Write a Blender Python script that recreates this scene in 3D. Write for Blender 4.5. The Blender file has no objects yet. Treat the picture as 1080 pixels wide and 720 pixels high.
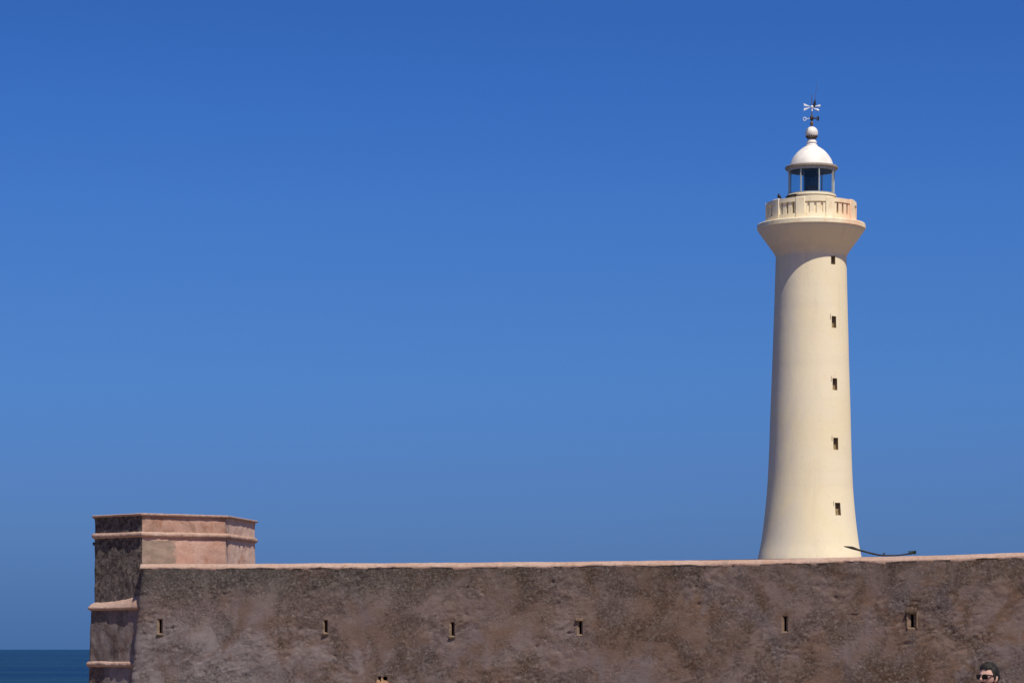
import bpy, bmesh, math, random
import numpy as np
from mathutils import Vector, noise

random.seed(7)
scene = bpy.context.scene
col = scene.collection
R = math.radians
F = 3000.0            # focal length in pixels of the 1080 px wide photograph
EYE = 1.75            # camera height above the ground
HZ = 684.0            # horizon row


def P(x, y, d):
    """photo pixel at a depth of d metres -> world point"""
    return Vector(((x - 540) / F * d, d, EYE + (HZ - y) / F * d))


# ------------------------------------------------------------------ helpers
def tag(o, label=None, cat=None, group=None, kind=None):
    if label: o['label'] = label
    if cat: o['category'] = cat
    if group: o['group'] = group
    if kind: o['kind'] = kind
    return o


def empty(name, loc, rot=(0, 0, 0)):
    o = bpy.data.objects.new(name, None)
    o.location = loc
    o.rotation_euler = rot
    o.empty_display_size = 0.3
    col.objects.link(o)
    return o


class MB:
    """collects vertices and faces of one mesh"""
    def __init__(s):
        s.v, s.f, s.m = [], [], []

    def add(s, vs, fs, mi=0):
        b = len(s.v)
        s.v += [tuple(p) for p in vs]
        for f in fs:
            s.f.append(tuple(i + b for i in f))
            s.m.append(mi)

    def box(s, c, size, rot=None, mi=0):
        vs = []
        for sx in (-.5, .5):
            for sy in (-.5, .5):
                for sz in (-.5, .5):
                    p = Vector((sx * size[0], sy * size[1], sz * size[2]))
                    if rot is not None: p = rot @ p
                    vs.append(p + Vector(c))
        s.add(vs, [(0, 1, 3, 2), (4, 6, 7, 5), (0, 4, 5, 1), (2, 3, 7, 6), (0, 2, 6, 4), (1, 5, 7, 3)], mi)

    def tube(s, pts, rads, n=10, mi=0):
        pts = [Vector(p) for p in pts]
        if not isinstance(rads, (list, tuple)): rads = [rads] * len(pts)
        rings = []
        for i, p in enumerate(pts):
            a = pts[max(i - 1, 0)]; b = pts[min(i + 1, len(pts) - 1)]
            t = (b - a).normalized()
            u = t.cross(Vector((0, 0, 1)))
            if u.length < 1e-3: u = t.cross(Vector((0, 1, 0)))
            u.normalize(); w = t.cross(u)
            rings.append([p + (u * math.cos(k * 2 * math.pi / n) + w * math.sin(k * 2 * math.pi / n)) * rads[i] for k in range(n)])
        vs = [q for r in rings for q in r]
        fs = []
        for i in range(len(pts) - 1):
            for k in range(n):
                k2 = (k + 1) % n
                fs.append((i * n + k, i * n + k2, (i + 1) * n + k2, (i + 1) * n + k))
        fs.append(tuple(range(n))[::-1])
        fs.append(tuple((len(pts) - 1) * n + k for k in range(n)))
        s.add(vs, fs, mi)

    def lathe(s, prof, n=96, cap0=False, cap1=False, mi=0, c=(0, 0, 0)):
        """prof = [(r, z)] from bottom to top, outside facing out"""
        vs = []
        for r, z in prof:
            for k in range(n):
                a = 2 * math.pi * k / n
                vs.append((c[0] + r * math.sin(a), c[1] - r * math.cos(a), c[2] + z))
        fs = []
        for i in range(len(prof) - 1):
            for k in range(n):
                k2 = (k + 1) % n
                fs.append((i * n + k, i * n + k2, (i + 1) * n + k2, (i + 1) * n + k))
        if cap0: fs.append(tuple(range(n))[::-1])
        if cap1: fs.append(tuple((len(prof) - 1) * n + k for k in range(n)))
        s.add(vs, fs, mi)

    def arc(s, r0, r1, a0, a1, z0, z1, n=6, mi=0):
        """block bent round the axis, angles in degrees, 0 looks at the camera"""
        vs = []
        for k in range(n + 1):
            a = R(a0 + (a1 - a0) * k / n)
            for r, z in ((r0, z0), (r1, z0), (r1, z1), (r0, z1)):
                vs.append((r * math.sin(a), -r * math.cos(a), z))
        fs = []
        for k in range(n):
            for j in range(4):
                j2 = (j + 1) % 4
                fs.append((k * 4 + j, (k + 1) * 4 + j, (k + 1) * 4 + j2, k * 4 + j2)[::-1])
        fs.append((0, 1, 2, 3)[::-1]); fs.append(tuple(n * 4 + j for j in range(4)))
        s.add(vs, fs, mi)

    def build(s, name, mats, parent=None, smooth=None, bevel=0):
        me = bpy.data.meshes.new(name)
        me.from_pydata(s.v, [], s.f)
        if not isinstance(mats, (list, tuple)): mats = [mats]
        for m in mats: me.materials.append(m)
        me.polygons.foreach_set('material_index', s.m)
        bm = bmesh.new(); bm.from_mesh(me)
        bmesh.ops.recalc_face_normals(bm, faces=bm.faces)
        bm.to_mesh(me); bm.free()
        return link(name, me, parent, smooth, bevel)


def link(name, me, parent=None, smooth=None, bevel=0):
    o = bpy.data.objects.new(name, me)
    col.objects.link(o)
    if parent is not None: o.parent = parent
    if bevel:
        b = o.modifiers.new('bevel', 'BEVEL'); b.width = bevel; b.segments = 2; b.limit_method = 'ANGLE'; b.angle_limit = R(40)
    if smooth:
        me.polygons.foreach_set('use_smooth', [True] * len(me.polygons))
        me.set_sharp_from_angle(angle=R(smooth))
    return o


# ------------------------------------------------------------------ materials
class NT:
    def __init__(s, name):
        s.mat = bpy.data.materials.new(name)
        s.mat.use_nodes = True
        s.t = s.mat.node_tree
        s.t.nodes.clear()
        s.out = s.t.nodes.new('ShaderNodeOutputMaterial')
        s.bsdf = s.t.nodes.new('ShaderNodeBsdfPrincipled')
        s.l(s.bsdf.outputs[0], s.out.inputs[0])
        s.co = s.t.nodes.new('ShaderNodeTexCoord').outputs['Object']

    def l(s, a, b): s.t.links.new(a, b)

    def put(s, v, sock):
        if isinstance(v, bpy.types.NodeSocket): s.l(v, sock)
        else: sock.default_value = v

    def noise(s, scale, detail=4, rough=.55, dist=0, co=None, stretch=None):
        n = s.t.nodes.new('ShaderNodeTexNoise')
        n.inputs['Scale'].default_value = scale; n.inputs['Detail'].default_value = detail
        n.inputs['Roughness'].default_value = rough; n.inputs['Distortion'].default_value = dist
        c = co or s.co
        if stretch:
            m = s.t.nodes.new('ShaderNodeMapping'); m.inputs['Scale'].default_value = stretch
            s.l(c, m.inputs[0]); c = m.outputs[0]
        s.l(c, n.inputs['Vector'])
        return n.outputs[0]

    def voronoi(s, scale, feature='F1', co=None):
        n = s.t.nodes.new('ShaderNodeTexVoronoi'); n.feature = feature
        n.inputs['Scale'].default_value = scale
        s.l(co or s.co, n.inputs['Vector'])
        return n.outputs[0]

    def ramp(s, v, a, b, lo=0., hi=1.):
        n = s.t.nodes.new('ShaderNodeMapRange'); n.interpolation_type = 'SMOOTHSTEP'
        s.put(v, n.inputs[0])
        for i, x in enumerate((a, b, lo, hi)): n.inputs[i + 1].default_value = x
        return n.outputs[0]

    def math(s, op, a, b=0.):
        n = s.t.nodes.new('ShaderNodeMath'); n.operation = op
        s.put(a, n.inputs[0]); s.put(b, n.inputs[1])
        return n.outputs[0]

    def mix(s, f, a, b, mode='MIX'):
        n = s.t.nodes.new('ShaderNodeMix'); n.data_type = 'RGBA'; n.blend_type = mode
        s.put(f, n.inputs['Factor'])
        for v, i in ((a, 6), (b, 7)):
            if isinstance(v, (tuple, list)): v = (*v[:3], 1)
            s.put(v, n.inputs[i])
        return n.outputs[2]

    def xyz(s):
        n = s.t.nodes.new('ShaderNodeSeparateXYZ'); s.l(s.co, n.inputs[0])
        return n.outputs

    def bump(s, h, strength=.5, dist=.02, prev=None):
        n = s.t.nodes.new('ShaderNodeBump')
        n.inputs['Strength'].default_value = strength; n.inputs['Distance'].default_value = dist
        s.l(h, n.inputs['Height'])
        if prev: s.l(prev, n.inputs['Normal'])
        return n.outputs[0]

    def fin(s, color=None, rough=.8, normal=None, metal=0, spec=.3):
        if color is not None:
            if isinstance(color, (tuple, list)): color = (*color[:3], 1)
            s.put(color, s.bsdf.inputs['Base Color'])
        s.put(rough, s.bsdf.inputs['Roughness'])
        s.bsdf.inputs['Metallic'].default_value = metal
        s.bsdf.inputs['Specular IOR Level'].default_value = spec
        if normal: s.l(normal, s.bsdf.inputs['Normal'])
        return s.mat


def simple(name, c, rough=.6, metal=0, var=.15, scale=9, spec=.4):
    n = NT(name)
    a = n.noise(scale, 5)
    k = n.mix(n.ramp(a, .3, .7), tuple(x * (1 - var) for x in c), tuple(min(1, x * (1 + var)) for x in c))
    return n.fin(k, rough, n.bump(n.noise(scale * 5, 4), .15, .01), metal, spec)


def m_wall():
    n = NT('weathered_fort_render')
    x, y, z = n.xyz()
    left = n.ramp(x, 1, 17, 1., .15)
    right = n.ramp(x, 3, 20, .12, 1.)
    big = n.ramp(n.noise(.42, 6, .62, .8), .42, .60)
    c = n.mix(n.math('MULTIPLY', big, n.ramp(x, 0, 12, .45, 1.)), (.197, .139, .122), (.176, .110, .080))   # mauve render / brown earth render
    ochre = n.ramp(n.noise(.95, 7, .66, .7, stretch=(1, 1, 1.4)), .52, .64)
    c = n.mix(n.math('MULTIPLY', n.math('MULTIPLY', ochre, right), .75), c, (.148, .084, .052))
    plum = n.ramp(n.noise(.70, 6, .62, .6, stretch=(1, 1, .8)), .52, .63)
    c = n.mix(n.math('MULTIPLY', plum, .8), c, (.192, .148, .144))   # smooth greyer render
    low = n.ramp(z, 1.9, 3.0, 1., .35)
    grey = n.math('MULTIPLY', n.ramp(n.math('ADD', n.noise(.55, 8, .70, .9), n.ramp(x, 0, 7, .09, 0.)), .47, .60), n.math('MULTIPLY', left, low))
    c = n.mix(n.math('MULTIPLY', grey, .8), c, (.275, .232, .228))  # paler bare lime
    crest = n.ramp(z, 2.9, 3.9)
    moss = n.math('MULTIPLY', n.ramp(n.noise(1.3, 8, .70, .4), .34, .52), n.math('MULTIPLY', crest, left))
    c = n.mix(n.math('MULTIPLY', moss, .72), c, (.128, .116, .100))
    brown = n.math('MULTIPLY', n.ramp(n.noise(1.1, 8, .68, .5), .44, .58), n.math('MULTIPLY', n.ramp(z, 3.2, 4.2), .55))
    c = n.mix(n.math('MULTIPLY', brown, n.ramp(x, 4, 12)), c, (.105, .066, .046))
    streak = n.ramp(n.noise(2.2, 6, .6, .3, stretch=(1, 1, .16)), .52, .72)
    c = n.mix(n.math('MULTIPLY', streak, .28), c, (.085, .062, .052))
    rubn = n.math('ADD', n.noise(.8, 6, .66, .7), n.math('MULTIPLY', n.math('MULTIPLY', crest, left), .13))
    rub = n.ramp(rubn, .36, .66)                                     # rubble shows through the plaster
    dots = n.noise(13, 9, .76, .6)
    c = n.mix(n.math('MULTIPLY', n.ramp(dots, .50, .36), n.ramp(rub, 0, 1, .14, .58)), c, (.038, .028, .024))
    c = n.mix(n.math('MULTIPLY', n.ramp(dots, .50, .64), n.ramp(rub, 0, 1, .10, .62)), c, (.42, .365, .325))
    spots = n.ramp(n.voronoi(9.), .0, .20, 1., 0.)
    pick = n.ramp(n.noise(2.7, 4), .56, .64)
    c = n.mix(n.math('MULTIPLY', n.math('MULTIPLY', spots, pick), .6), c, (.05, .036, .03))
    h1 = n.math('MULTIPLY', n.math('SUBTRACT', n.noise(24, 10, .76, .6), .5), n.ramp(rub, 0, 1, .25, 1.1))
    h2 = n.math('MULTIPLY', n.math('SUBTRACT', n.noise(9.5, 8, .70, 1.0), .5), n.ramp(rub, 0, 1, .15, 1.))
    b = n.bump(h1, 1., .07)
    b = n.bump(h2, 1., .10, b)
    return n.fin(c, .95, b, 0, .1)


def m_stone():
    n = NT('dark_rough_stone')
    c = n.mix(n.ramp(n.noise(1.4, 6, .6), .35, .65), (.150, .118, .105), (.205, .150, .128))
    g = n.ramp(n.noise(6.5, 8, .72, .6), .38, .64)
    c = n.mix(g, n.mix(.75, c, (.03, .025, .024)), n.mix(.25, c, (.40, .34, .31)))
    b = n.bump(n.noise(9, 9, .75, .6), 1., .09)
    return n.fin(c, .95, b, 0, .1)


def m_pink():
    n = NT('pink_lime_plaster')
    c = n.mix(n.ramp(n.noise(.8, 6, .6, .5), .35, .65), (.45, .285, .215), (.50, .345, .275))
    c = n.mix(n.math('MULTIPLY', n.ramp(n.noise(1.9, 6, .65, .6), .56, .70), .5), c, (.42, .225, .140))
    c = n.mix(n.math('MULTIPLY', n.ramp(n.noise(2.6, 7, .7), .60, .70), .55), c, (.28, .21, .18))
    c = n.mix(n.ramp(n.noise(9, 9, .74), .34, .62), n.mix(.42, c, (.17, .12, .095)), c)
    b = n.bump(n.noise(8, 9, .72), .8, .04)
    return n.fin(c, .9, b, 0, .15)


def m_turret():
    """pink plaster of the turret with one bare, greyer panel and stains"""
    n = NT('turret_plaster')
    x, y, z = n.xyz()
    c = n.mix(n.ramp(n.noise(.9, 6, .6, .5), .35, .65), (.49, .275, .20), (.58, .37, .29))
    w = n.math('ADD', x, n.math('MULTIPLY', n.math('SUBTRACT', n.noise(3.5, 5), .5), .45))
    bare = n.math('MULTIPLY', n.ramp(w, .42, .52, 1., 0.), n.ramp(z, 4.98, 5.02, 1., 0.))
    blocks = n.ramp(n.noise(2.2, 5, .6, 0, stretch=(1, 1, 2.2)), .4, .62)
    c = n.mix(n.math('MULTIPLY', bare, .92), c, n.mix(blocks, (.25, .195, .15), (.34, .255, .195)))
    band = n.ramp(z, 5.06, 5.10)
    c = n.mix(n.math('MULTIPLY', band, n.ramp(n.noise(1.7, 7, .65, .5), .42, .60, .25, .95)), c, (.31, .185, .135))
    rust = n.ramp(n.noise(1.5, 6, .65, .7), .57, .68)
    c = n.mix(n.math('MULTIPLY', rust, .65), c, (.38, .15, .075))
    blue = n.ramp(n.noise(2.1, 7, .7, .5), .62, .72)
    c = n.mix(n.math('MULTIPLY', blue, .5), c, (.27, .24, .25))
    pale = n.math('MULTIPLY', n.ramp(x, 1.88, 1.93), n.ramp(n.noise(1.1, 6, .6, .4), .35, .5, .35, .9))
    c = n.mix(pale, c, (.66, .46, .37))
    c = n.mix(n.math('MULTIPLY', n.math('MULTIPLY', n.ramp(x, 1.97, 2.02), rust), .7), c, (.45, .19, .10))
    joint = n.math('MULTIPLY', n.ramp(n.math('ABSOLUTE', n.math('SUBTRACT', n.math('ADD', x, n.math('MULTIPLY', n.noise(6, 4), .1)), 1.96)), .02, .06, 1., 0.), n.ramp(n.noise(5, 5, .65), .42, .55))
    c = n.mix(n.math('MULTIPLY', joint, .7), c, (.16, .14, .13))
    c = n.mix(n.ramp(n.noise(15, 8, .7), .3, .7), n.mix(.25, c, (.16, .10, .08)), c)
    b = n.bump(n.noise(9, 9, .7), .7, .03)
    return n.fin(c, .92, b, 0, .12)


def m_cream(name='cream_limewash', k=1.):
    n = NT(name)
    a, b_ = (.82 * k, .69 * k, .45 * k), (.825 * k, .71 * k, .505 * k)
    c = n.mix(n.ramp(n.noise(.35, 6, .6, .4), .35, .65), a, b_)
    st = n.ramp(n.noise(1.6, 6, .6, .2, stretch=(1, 1, .12)), .50, .75)
    c = n.mix(n.math('MULTIPLY', st, .50), c, (.66, .55, .40))
    x_, y_, z_ = n.xyz()
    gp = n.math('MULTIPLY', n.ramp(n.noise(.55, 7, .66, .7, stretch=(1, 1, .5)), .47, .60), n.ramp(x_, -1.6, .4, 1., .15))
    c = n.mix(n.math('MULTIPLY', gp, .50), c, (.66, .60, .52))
    ring = n.ramp(n.noise(.9, 3, .5, .1, stretch=(.06, .06, 1)), .50, .68)
    c = n.mix(n.math('MULTIPLY', ring, .22), c, (.62, .52, .40))
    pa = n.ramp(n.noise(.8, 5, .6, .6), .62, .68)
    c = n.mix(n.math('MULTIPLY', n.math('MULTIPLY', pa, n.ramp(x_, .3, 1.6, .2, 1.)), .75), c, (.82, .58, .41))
    c = n.mix(n.math('MULTIPLY', n.ramp(n.noise(7, 8, .7), .56, .72), .34), c, (.50, .42, .33))
    b = n.bump(n.noise(5, 7, .6), .25, .02)
    return n.fin(c, .8, b, 0, .2)


def m_rail():
    n = NT('stained_cream_limewash')
    c = n.mix(n.ramp(n.noise(.6, 6, .6, .4), .35, .65), (.85, .735, .50), (.86, .755, .55))
    st = n.ramp(n.noise(2.4, 6, .65, .4, stretch=(1, 1, .45)), .50, .66)
    c = n.mix(n.math('MULTIPLY', st, .62), c, (.74, .50, .29))
    x_, y_, z_ = n.xyz()
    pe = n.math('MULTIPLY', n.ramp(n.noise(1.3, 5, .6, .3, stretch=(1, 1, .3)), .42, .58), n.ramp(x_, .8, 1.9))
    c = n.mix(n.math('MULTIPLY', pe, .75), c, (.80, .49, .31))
    sp = n.ramp(n.noise(5, 7, .7), .64, .70)
    c = n.mix(n.math('MULTIPLY', sp, .5), c, (.30, .22, .16))
    return n.fin(c, .85, n.bump(n.noise(9, 7), .3, .02), 0, .2)


def m_glass():
    n = NT('lantern_glass')
    t = n.t
    tr = t.nodes.new('ShaderNodeBsdfTransparent'); tr.inputs[0].default_value = (.78, .87, .89, 1)
    gl = t.nodes.new('ShaderNodeBsdfGlossy'); gl.inputs['Roughness'].default_value = .03
    lw_ = t.nodes.new('ShaderNodeLayerWeight')
    fres = n.math('ADD', n.math('MULTIPLY', n.math('POWER', lw_.outputs['Facing'], 4.), .75), .05)
    mx = t.nodes.new('ShaderNodeMixShader')
    n.l(fres, mx.inputs[0]); n.l(tr.outputs[0], mx.inputs[1]); n.l(gl.outputs[0], mx.inputs[2])
    n.l(mx.outputs[0], n.out.inputs[0])
    return n.mat


def m_sea():
    n = NT('sea_water')
    c = n.mix(n.ramp(n.noise(.006, 7, .66, .5, stretch=(.3, 1, 1)), .4, .65), (.008, .034, .096), (.014, .056, .106))
    h = n.math('ADD', n.noise(.12, 8, .6, .4), n.math('MULTIPLY', n.noise(.9, 5, .6), .18))
    n.bsdf.inputs['IOR'].default_value = 1.25
    return n.fin(c, .38, n.bump(h, 1., 4.), 0, .10)


def m_ground():
    n = NT('dry_sandy_ground')
    c = n.mix(n.ramp(n.noise(.15, 6, .6), .35, .65), (.25, .18, .125), (.31, .23, .165))
    c = n.mix(n.ramp(n.noise(3, 8, .7), .45, .7), c, (.19, .14, .10))
    return n.fin(c, .95, n.bump(n.noise(8, 8, .7), .5, .05), 0, .1)


WALL, STONE, PINK, TURRET = m_wall(), m_stone(), m_pink(), m_turret()
CREAM, RAIL, GLASS, SEA, GROUND = m_cream(), m_rail(), m_glass(), m_sea(), m_ground()
WHITE = simple('white_dome_paint', (.765, .71, .645), .6, 0, .10, 2)
GREYW = simple('grey_metal_paint', (.42, .43, .42), .5, .2, .12)
EAVE = simple('brown_grey_eave_paint', (.30, .255, .21), .6, 0, .15)  # even brown-grey, darker than the dome
MULL = simple('pale_mullion_paint', (.42, .45, .43), .5, .1, .1)
DARK = simple('dark_interior', (.022, .024, .028), .6)
LENS = simple('dark_lens_glass', (.012, .016, .022), .12, 0, .1, 9, .7)
IRON = simple('dark_iron', (.035, .030, .028), .5, .5)
RUST = simple('rusted_iron', (.13, .085, .055), .7, .2)
VENT = simple('rusty_vent_holes', (.07, .045, .03), .8, 0, .3)
VWHITE = simple('white_enamel', (.82, .83, .84), .4, 0, .04)
SLIT = simple('brown_slit_plaster', (.21, .145, .10), .9, 0, .25, 12, .1)
REVEAL = simple('tan_window_reveal', (.33, .25, .145), .9, 0, .15, 8, .1)
SHUT = simple('brown_shutter', (.30, .21, .115), .8, 0, .2, 8, .1)
NICHE = simple('niche_shade', (.20, .14, .085), .9, 0, .2, 6, .1)  # darker tan puts the shade deep in the gallery slots into colour
SLITD = simple('dark_slit_lintel', (.085, .058, .040), .9, 0, .3, 14, .1)
HOLE = simple('dark_hole', (.03, .022, .018), .95, 0, .2, 9, .1)
OCHRE = simple('ochre_plaster', (.44, .27, .155), .9, 0, .2, 11, .1)
BARK = simple('dark_bark', (.045, .036, .028), .85, 0, .35, 25, .15)
LEAF = simple('dull_green_clump', (.040, .058, .032), .85, 0, .4, 30, .15)
SKIN = simple('skin', (.60, .35, .27), .5, 0, .08, 14, .35)
HAIR = simple('black_hair', (.016, .013, .011), .65, 0, .7, 60, .25)
BEARD = simple('dark_stubble', (.055, .028, .020), .7, 0, .3, 60, .2)
BLACK = simple('black_plastic', (.006, .006, .006), .25, 0, .1, 9, .2)
SHIRT = simple('dark_blue_cotton', (.035, .045, .075), .9, 0, .15, 20, .1)
JEANS = simple('grey_denim', (.10, .11, .13), .9, 0, .2, 30, .1)
SHOE = simple('brown_leather', (.08, .05, .03), .5, 0, .2, 20, .3)
FEATHER = simple('grey_feathers', (.055, .055, .062), .8, 0, .35, 25, .15)
BEAK = simple('grey_beak', (.10, .09, .085), .5)

# ------------------------------------------------------------------ ground and sea
SEA_Z = -11.0


def coast(x):
    t = min(1, max(0, (x + 9) / 24))
    return 104 + 96 * t * t * (3 - 2 * t)


g = MB()
xs = list(np.linspace(-700, -60, 14)) + list(np.linspace(-55, 60, 58)) + list(np.linspace(66, 700, 14))
ys = list(np.linspace(-600, 60, 18)) + list(np.linspace(65, 250, 94))
vs = []
for yy in ys:
    for xx in xs:
        e = coast(xx)
        t = min(1, max(0, (yy - e) / 26))
        z = -16 * t * t * (3 - 2 * t)
        if t > 0: z += 2.2 * min(1, t * 3) * (noise.noise(Vector((xx * .11, yy * .11, 3.))))
        if yy > 30: z += .06 * noise.noise(Vector((xx * .3, yy * .3, 0.)))
        vs.append((xx, yy, min(z, .02)))
nx = len(xs)
g.add(vs, [(j * nx + i, j * nx + i + 1, (j + 1) * nx + i + 1, (j + 1) * nx + i) for j in range(len(ys) - 1) for i in range(nx - 1)])
tag(g.build('ground', GROUND, smooth=60), kind='structure')

s = MB()
s.add([(-60000, -300, SEA_Z), (60000, -300, SEA_Z), (60000, 70000, SEA_Z), (-60000, 70000, SEA_Z)], [(0, 1, 2, 3)])
tag(s.build('sea', SEA), kind='structure')

# ------------------------------------------------------------------ lighthouse
LD = 132.0
K = LD / F                                   # metres per pixel at the lighthouse
lh_x = (853.4 - 540) * K
LH = empty('lighthouse', (lh_x, LD, 0), (0, R(.26), -math.atan2(lh_x, LD)))
tag(LH, 'tall cream round lighthouse with a white domed lantern, rising behind the long brown wall', 'lighthouse')


def Z(y): return EYE + (HZ - y) * K


def herm(pts, n):
    """smooth curve through (y, r) points"""
    ya = np.array([p[0] for p in pts], float); ra = np.array([p[1] for p in pts], float)
    m = np.gradient(ra, ya)
    out = []
    for q in n:
        i = int(np.clip(np.searchsorted(ya, q) - 1, 0, len(ya) - 2))
        h = ya[i + 1] - ya[i]; t = (q - ya[i]) / h
        out.append((2 * t**3 - 3 * t**2 + 1) * ra[i] + (t**3 - 2 * t**2 + t) * h * m[i] + (-2 * t**3 + 3 * t**2) * ra[i + 1] + (t**3 - t**2) * h * m[i + 1])
    return out


SH = [(262, 36.8), (272, 37.1), (310, 38.1), (350, 39.3), (390, 40.5), (430, 41.9), (480, 43.4), (515, 45.1), (540, 47.3), (560, 49.6), (575, 51.8), (588, 54.5), (610, 58.0), (650, 64), (690, 68), (724, 70)]
WIN = []
for a, b in [(266.2, 279.0), (333.4, 345.8), (398.8, 411.4), (461.4, 474.2), (529.8, 543.2)]:      # rows as seen on the near side
    r_ = herm(SH, [a])[0] * K * math.cos(R(38)) / LD
    WIN.append((HZ - (HZ - a) * (1 - r_), HZ - (HZ - b) * (1 - r_)))
rows = sorted(set([float(v) for v in np.linspace(262, 600, 86)] + [610., 625., 640., 660., 690., 724.]))
for a, b in WIN:
    rows = [q for q in rows if not (a - 1.2 < q < b + 1.2)]
for a, b in WIN: rows += [a, (a + b) / 2, b]
rows = sorted(rows, reverse=True)
rad = [r * K for r in herm(SH, rows)]
A0, A1 = 33.7, 42.3
NA = 72
angs = [A1 + k * (360 - (A1 - A0)) / NA for k in range(NA + 1)]
sh = MB()
vs = [(r * math.sin(R(a)), -r * math.cos(R(a)), Z(y)) for y, r in zip(rows, rad) for a in angs]
na = len(angs)
fs = []
for i in range(len(rows) - 1):
    ymid = (rows[i] + rows[i + 1]) / 2
    for k in range(na):
        if k == na - 1 and any(a < ymid < b for a, b in WIN): continue
        fs.append((i * na + k, i * na + (k + 1) % na, (i + 1) * na + (k + 1) % na, (i + 1) * na + k))
sh.add(vs, fs)
shaft = sh.build('shaft', CREAM, LH, smooth=50)

for wi, (a, b) in enumerate(WIN):
    w = MB()
    outer, inner = [], []
    for y, an in ((b, A0), (b, A1), (a, A1), (a, A0)):
        r = herm(SH, [y])[0] * K
        outer.append(Vector((r * math.sin(R(an)), -r * math.cos(R(an)), Z(y))))
    ac = R((A0 + A1) / 2)
    inw = Vector((-math.sin(ac), math.cos(ac), 0)) * .20
    inner = [p + inw + Vector((0, 0, .03 if i < 2 else -.03)) for i, p in enumerate(outer)]
    w.add(outer + inner, [(i, (i + 1) % 4, 4 + (i + 1) % 4, 4 + i) for i in range(4)])
    wo = w.build('window', REVEAL, LH)
    p = MB()
    pin = [q + inw * -.06 for q in inner]
    p.add(pin, [(0, 1, 2, 3)])
    p.build('pane', SHUT, wo)
    # sill lip and an iron bracket beside the opening
    out = Vector((math.sin(ac), -math.cos(ac), 0)); tv = Vector((math.cos(ac), math.sin(ac), 0))
    if wi != 0:
        br = MB()
        q0 = outer[3] - tv * .08 + out * .02
        br.tube([q0 + Vector((0, 0, .09)), q0 - Vector((0, 0, .13)), q0 - Vector((0, 0, .14)) - out * .03 + tv * .07], .007, 6)
        br.build('bracket', RUST, wo)

# corbel and gallery
cb = MB()
cb.lathe([(r * K, Z(y)) for r, y in ((36.6, 274), (37.4, 270.5), (38.6, 267.8), (41, 264.2), (45.5, 258), (50.5, 251.2), (54.8, 245.2), (55.8, 243.2), (55.8, 242.7))], 128, False, True)
cb.build('corbel', CREAM, LH, smooth=40)
sb = MB()
sb.lathe([(r * K, Z(y)) for r, y in ((50, 242.65), (56.3, 242.65), (56.9, 242.2), (56.9, 238.0), (56.3, 237.2), (30, 237.0))], 128, True, True)
sb.build('gallery_slab', RAIL, LH, smooth=35)
bal = MB()
bal.arc(41.4 * K, 47.4 * K, 0, 360, Z(237.3), Z(231.3), 120)
balo = bal.build('balustrade', RAIL, LH, smooth=35)
tr = MB()
tr.arc(41.6 * K, 47.5 * K, 0, 360, Z(219.2), Z(215.0), 120)
tr.build('top_rail', RAIL, balo, smooth=35)
PIER = [-51, -14, 24.3, 64, 104, 144, 185, 226, 268]
for i, c0 in enumerate(PIER):
    p = MB()
    p.arc(43.0 * K, 48.1 * K, c0 - 6, c0 + 6, Z(237.25), Z(214.4), 5)
    p.build('pier', RAIL, balo, smooth=35, bevel=.025)
    q = MB()
    nx_ = PIER[(i + 1) % 9] + (360 if i == 8 else 0)
    m = (c0 + nx_) / 2
    h_ = (nx_ - c0) / 2 - 5.5
    for b0, b1 in ((-h_, -10.1), (-7.1, -1.5), (1.5, 7.1), (10.1, h_)):
        q.arc(41.5 * K, 46.6 * K, m + b0, m + b1, Z(231.9), Z(218.6), 4)
    q.arc((45.0 if i == 1 else 41.0) * K, (45.3 if i == 1 else 41.4) * K, m - h_, m + h_, Z(231.9), Z(218.6), 8, 0 if i == 1 else 1)   # closed at the back; most backs coloured dark as the slots' shade
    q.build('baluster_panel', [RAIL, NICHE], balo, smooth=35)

# lantern
dr = MB()
dr.lathe([(r * K, Z(y)) for r, y in ((25.6, 237.1), (25.6, 209), (26.2, 208.4), (26.2, 207), (25.6, 206.5), (20, 206.4))], 96, True, True)
dr.build('lantern_base', RAIL, LH, smooth=35)
dark_band = MB()
dark_band.arc(25.4 * K, 27.6 * K, -78, -36, Z(209.6), Z(207.9), 8)  # dark strip along the upper left edge of the lantern base
dark_band.build('dark_strip', DARK, LH, smooth=35)
fr = MB()
fr.arc(23.9 * K, 25.3 * K, 0, 360, Z(206.45), Z(205.2), 96)
fr.arc(23.9 * K, 25.3 * K, 0, 360, Z(181.2), Z(179.2), 96)
fro = fr.build('glazing_frame', GREYW, LH, smooth=35)
for i in range(8):
    a = R(-26.5 + 45 * i); a2 = R(-26.5 + 45 * (i + 1))
    rr = 24.7 * K
    mm = MB()
    out = Vector((math.sin(a), -math.cos(a), 0))
    rot = Vector((0, -1, 0)).rotation_difference(out).to_matrix()
    mm.box(out * rr + Vector((0, 0, (Z(205.3) + Z(181.0)) / 2)), (.042, .07, Z(181.0) - Z(205.3)), rot)
    mm.build('mullion', MULL, fro)
    gp = MB()
    r2 = 24.2 * K
    o1 = Vector((math.sin(a), -math.cos(a), 0)) * r2; o2 = Vector((math.sin(a2), -math.cos(a2), 0)) * r2
    z0, z1 = Vector((0, 0, Z(205.4))), Vector((0, 0, Z(180.6)))
    gp.add([o1 + z0, o2 + z0, o2 + z1, o1 + z1], [(0, 1, 2, 3)])
    gp.build('glass_pane', GLASS, fro)
ln = MB()
ln.lathe([(r * K, Z(y)) for r, y in ((7.6, 206.35), (7.6, 203.8), (6.6, 203.4), (7.4, 200), (7.7, 195), (7.7, 191), (7.3, 186), (6.6, 182.5), (7.4, 182), (7.4, 180.4))], 48, True, True)
lno = ln.build('lamp_lens', LENS, LH, smooth=30)
lr = MB()
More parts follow.
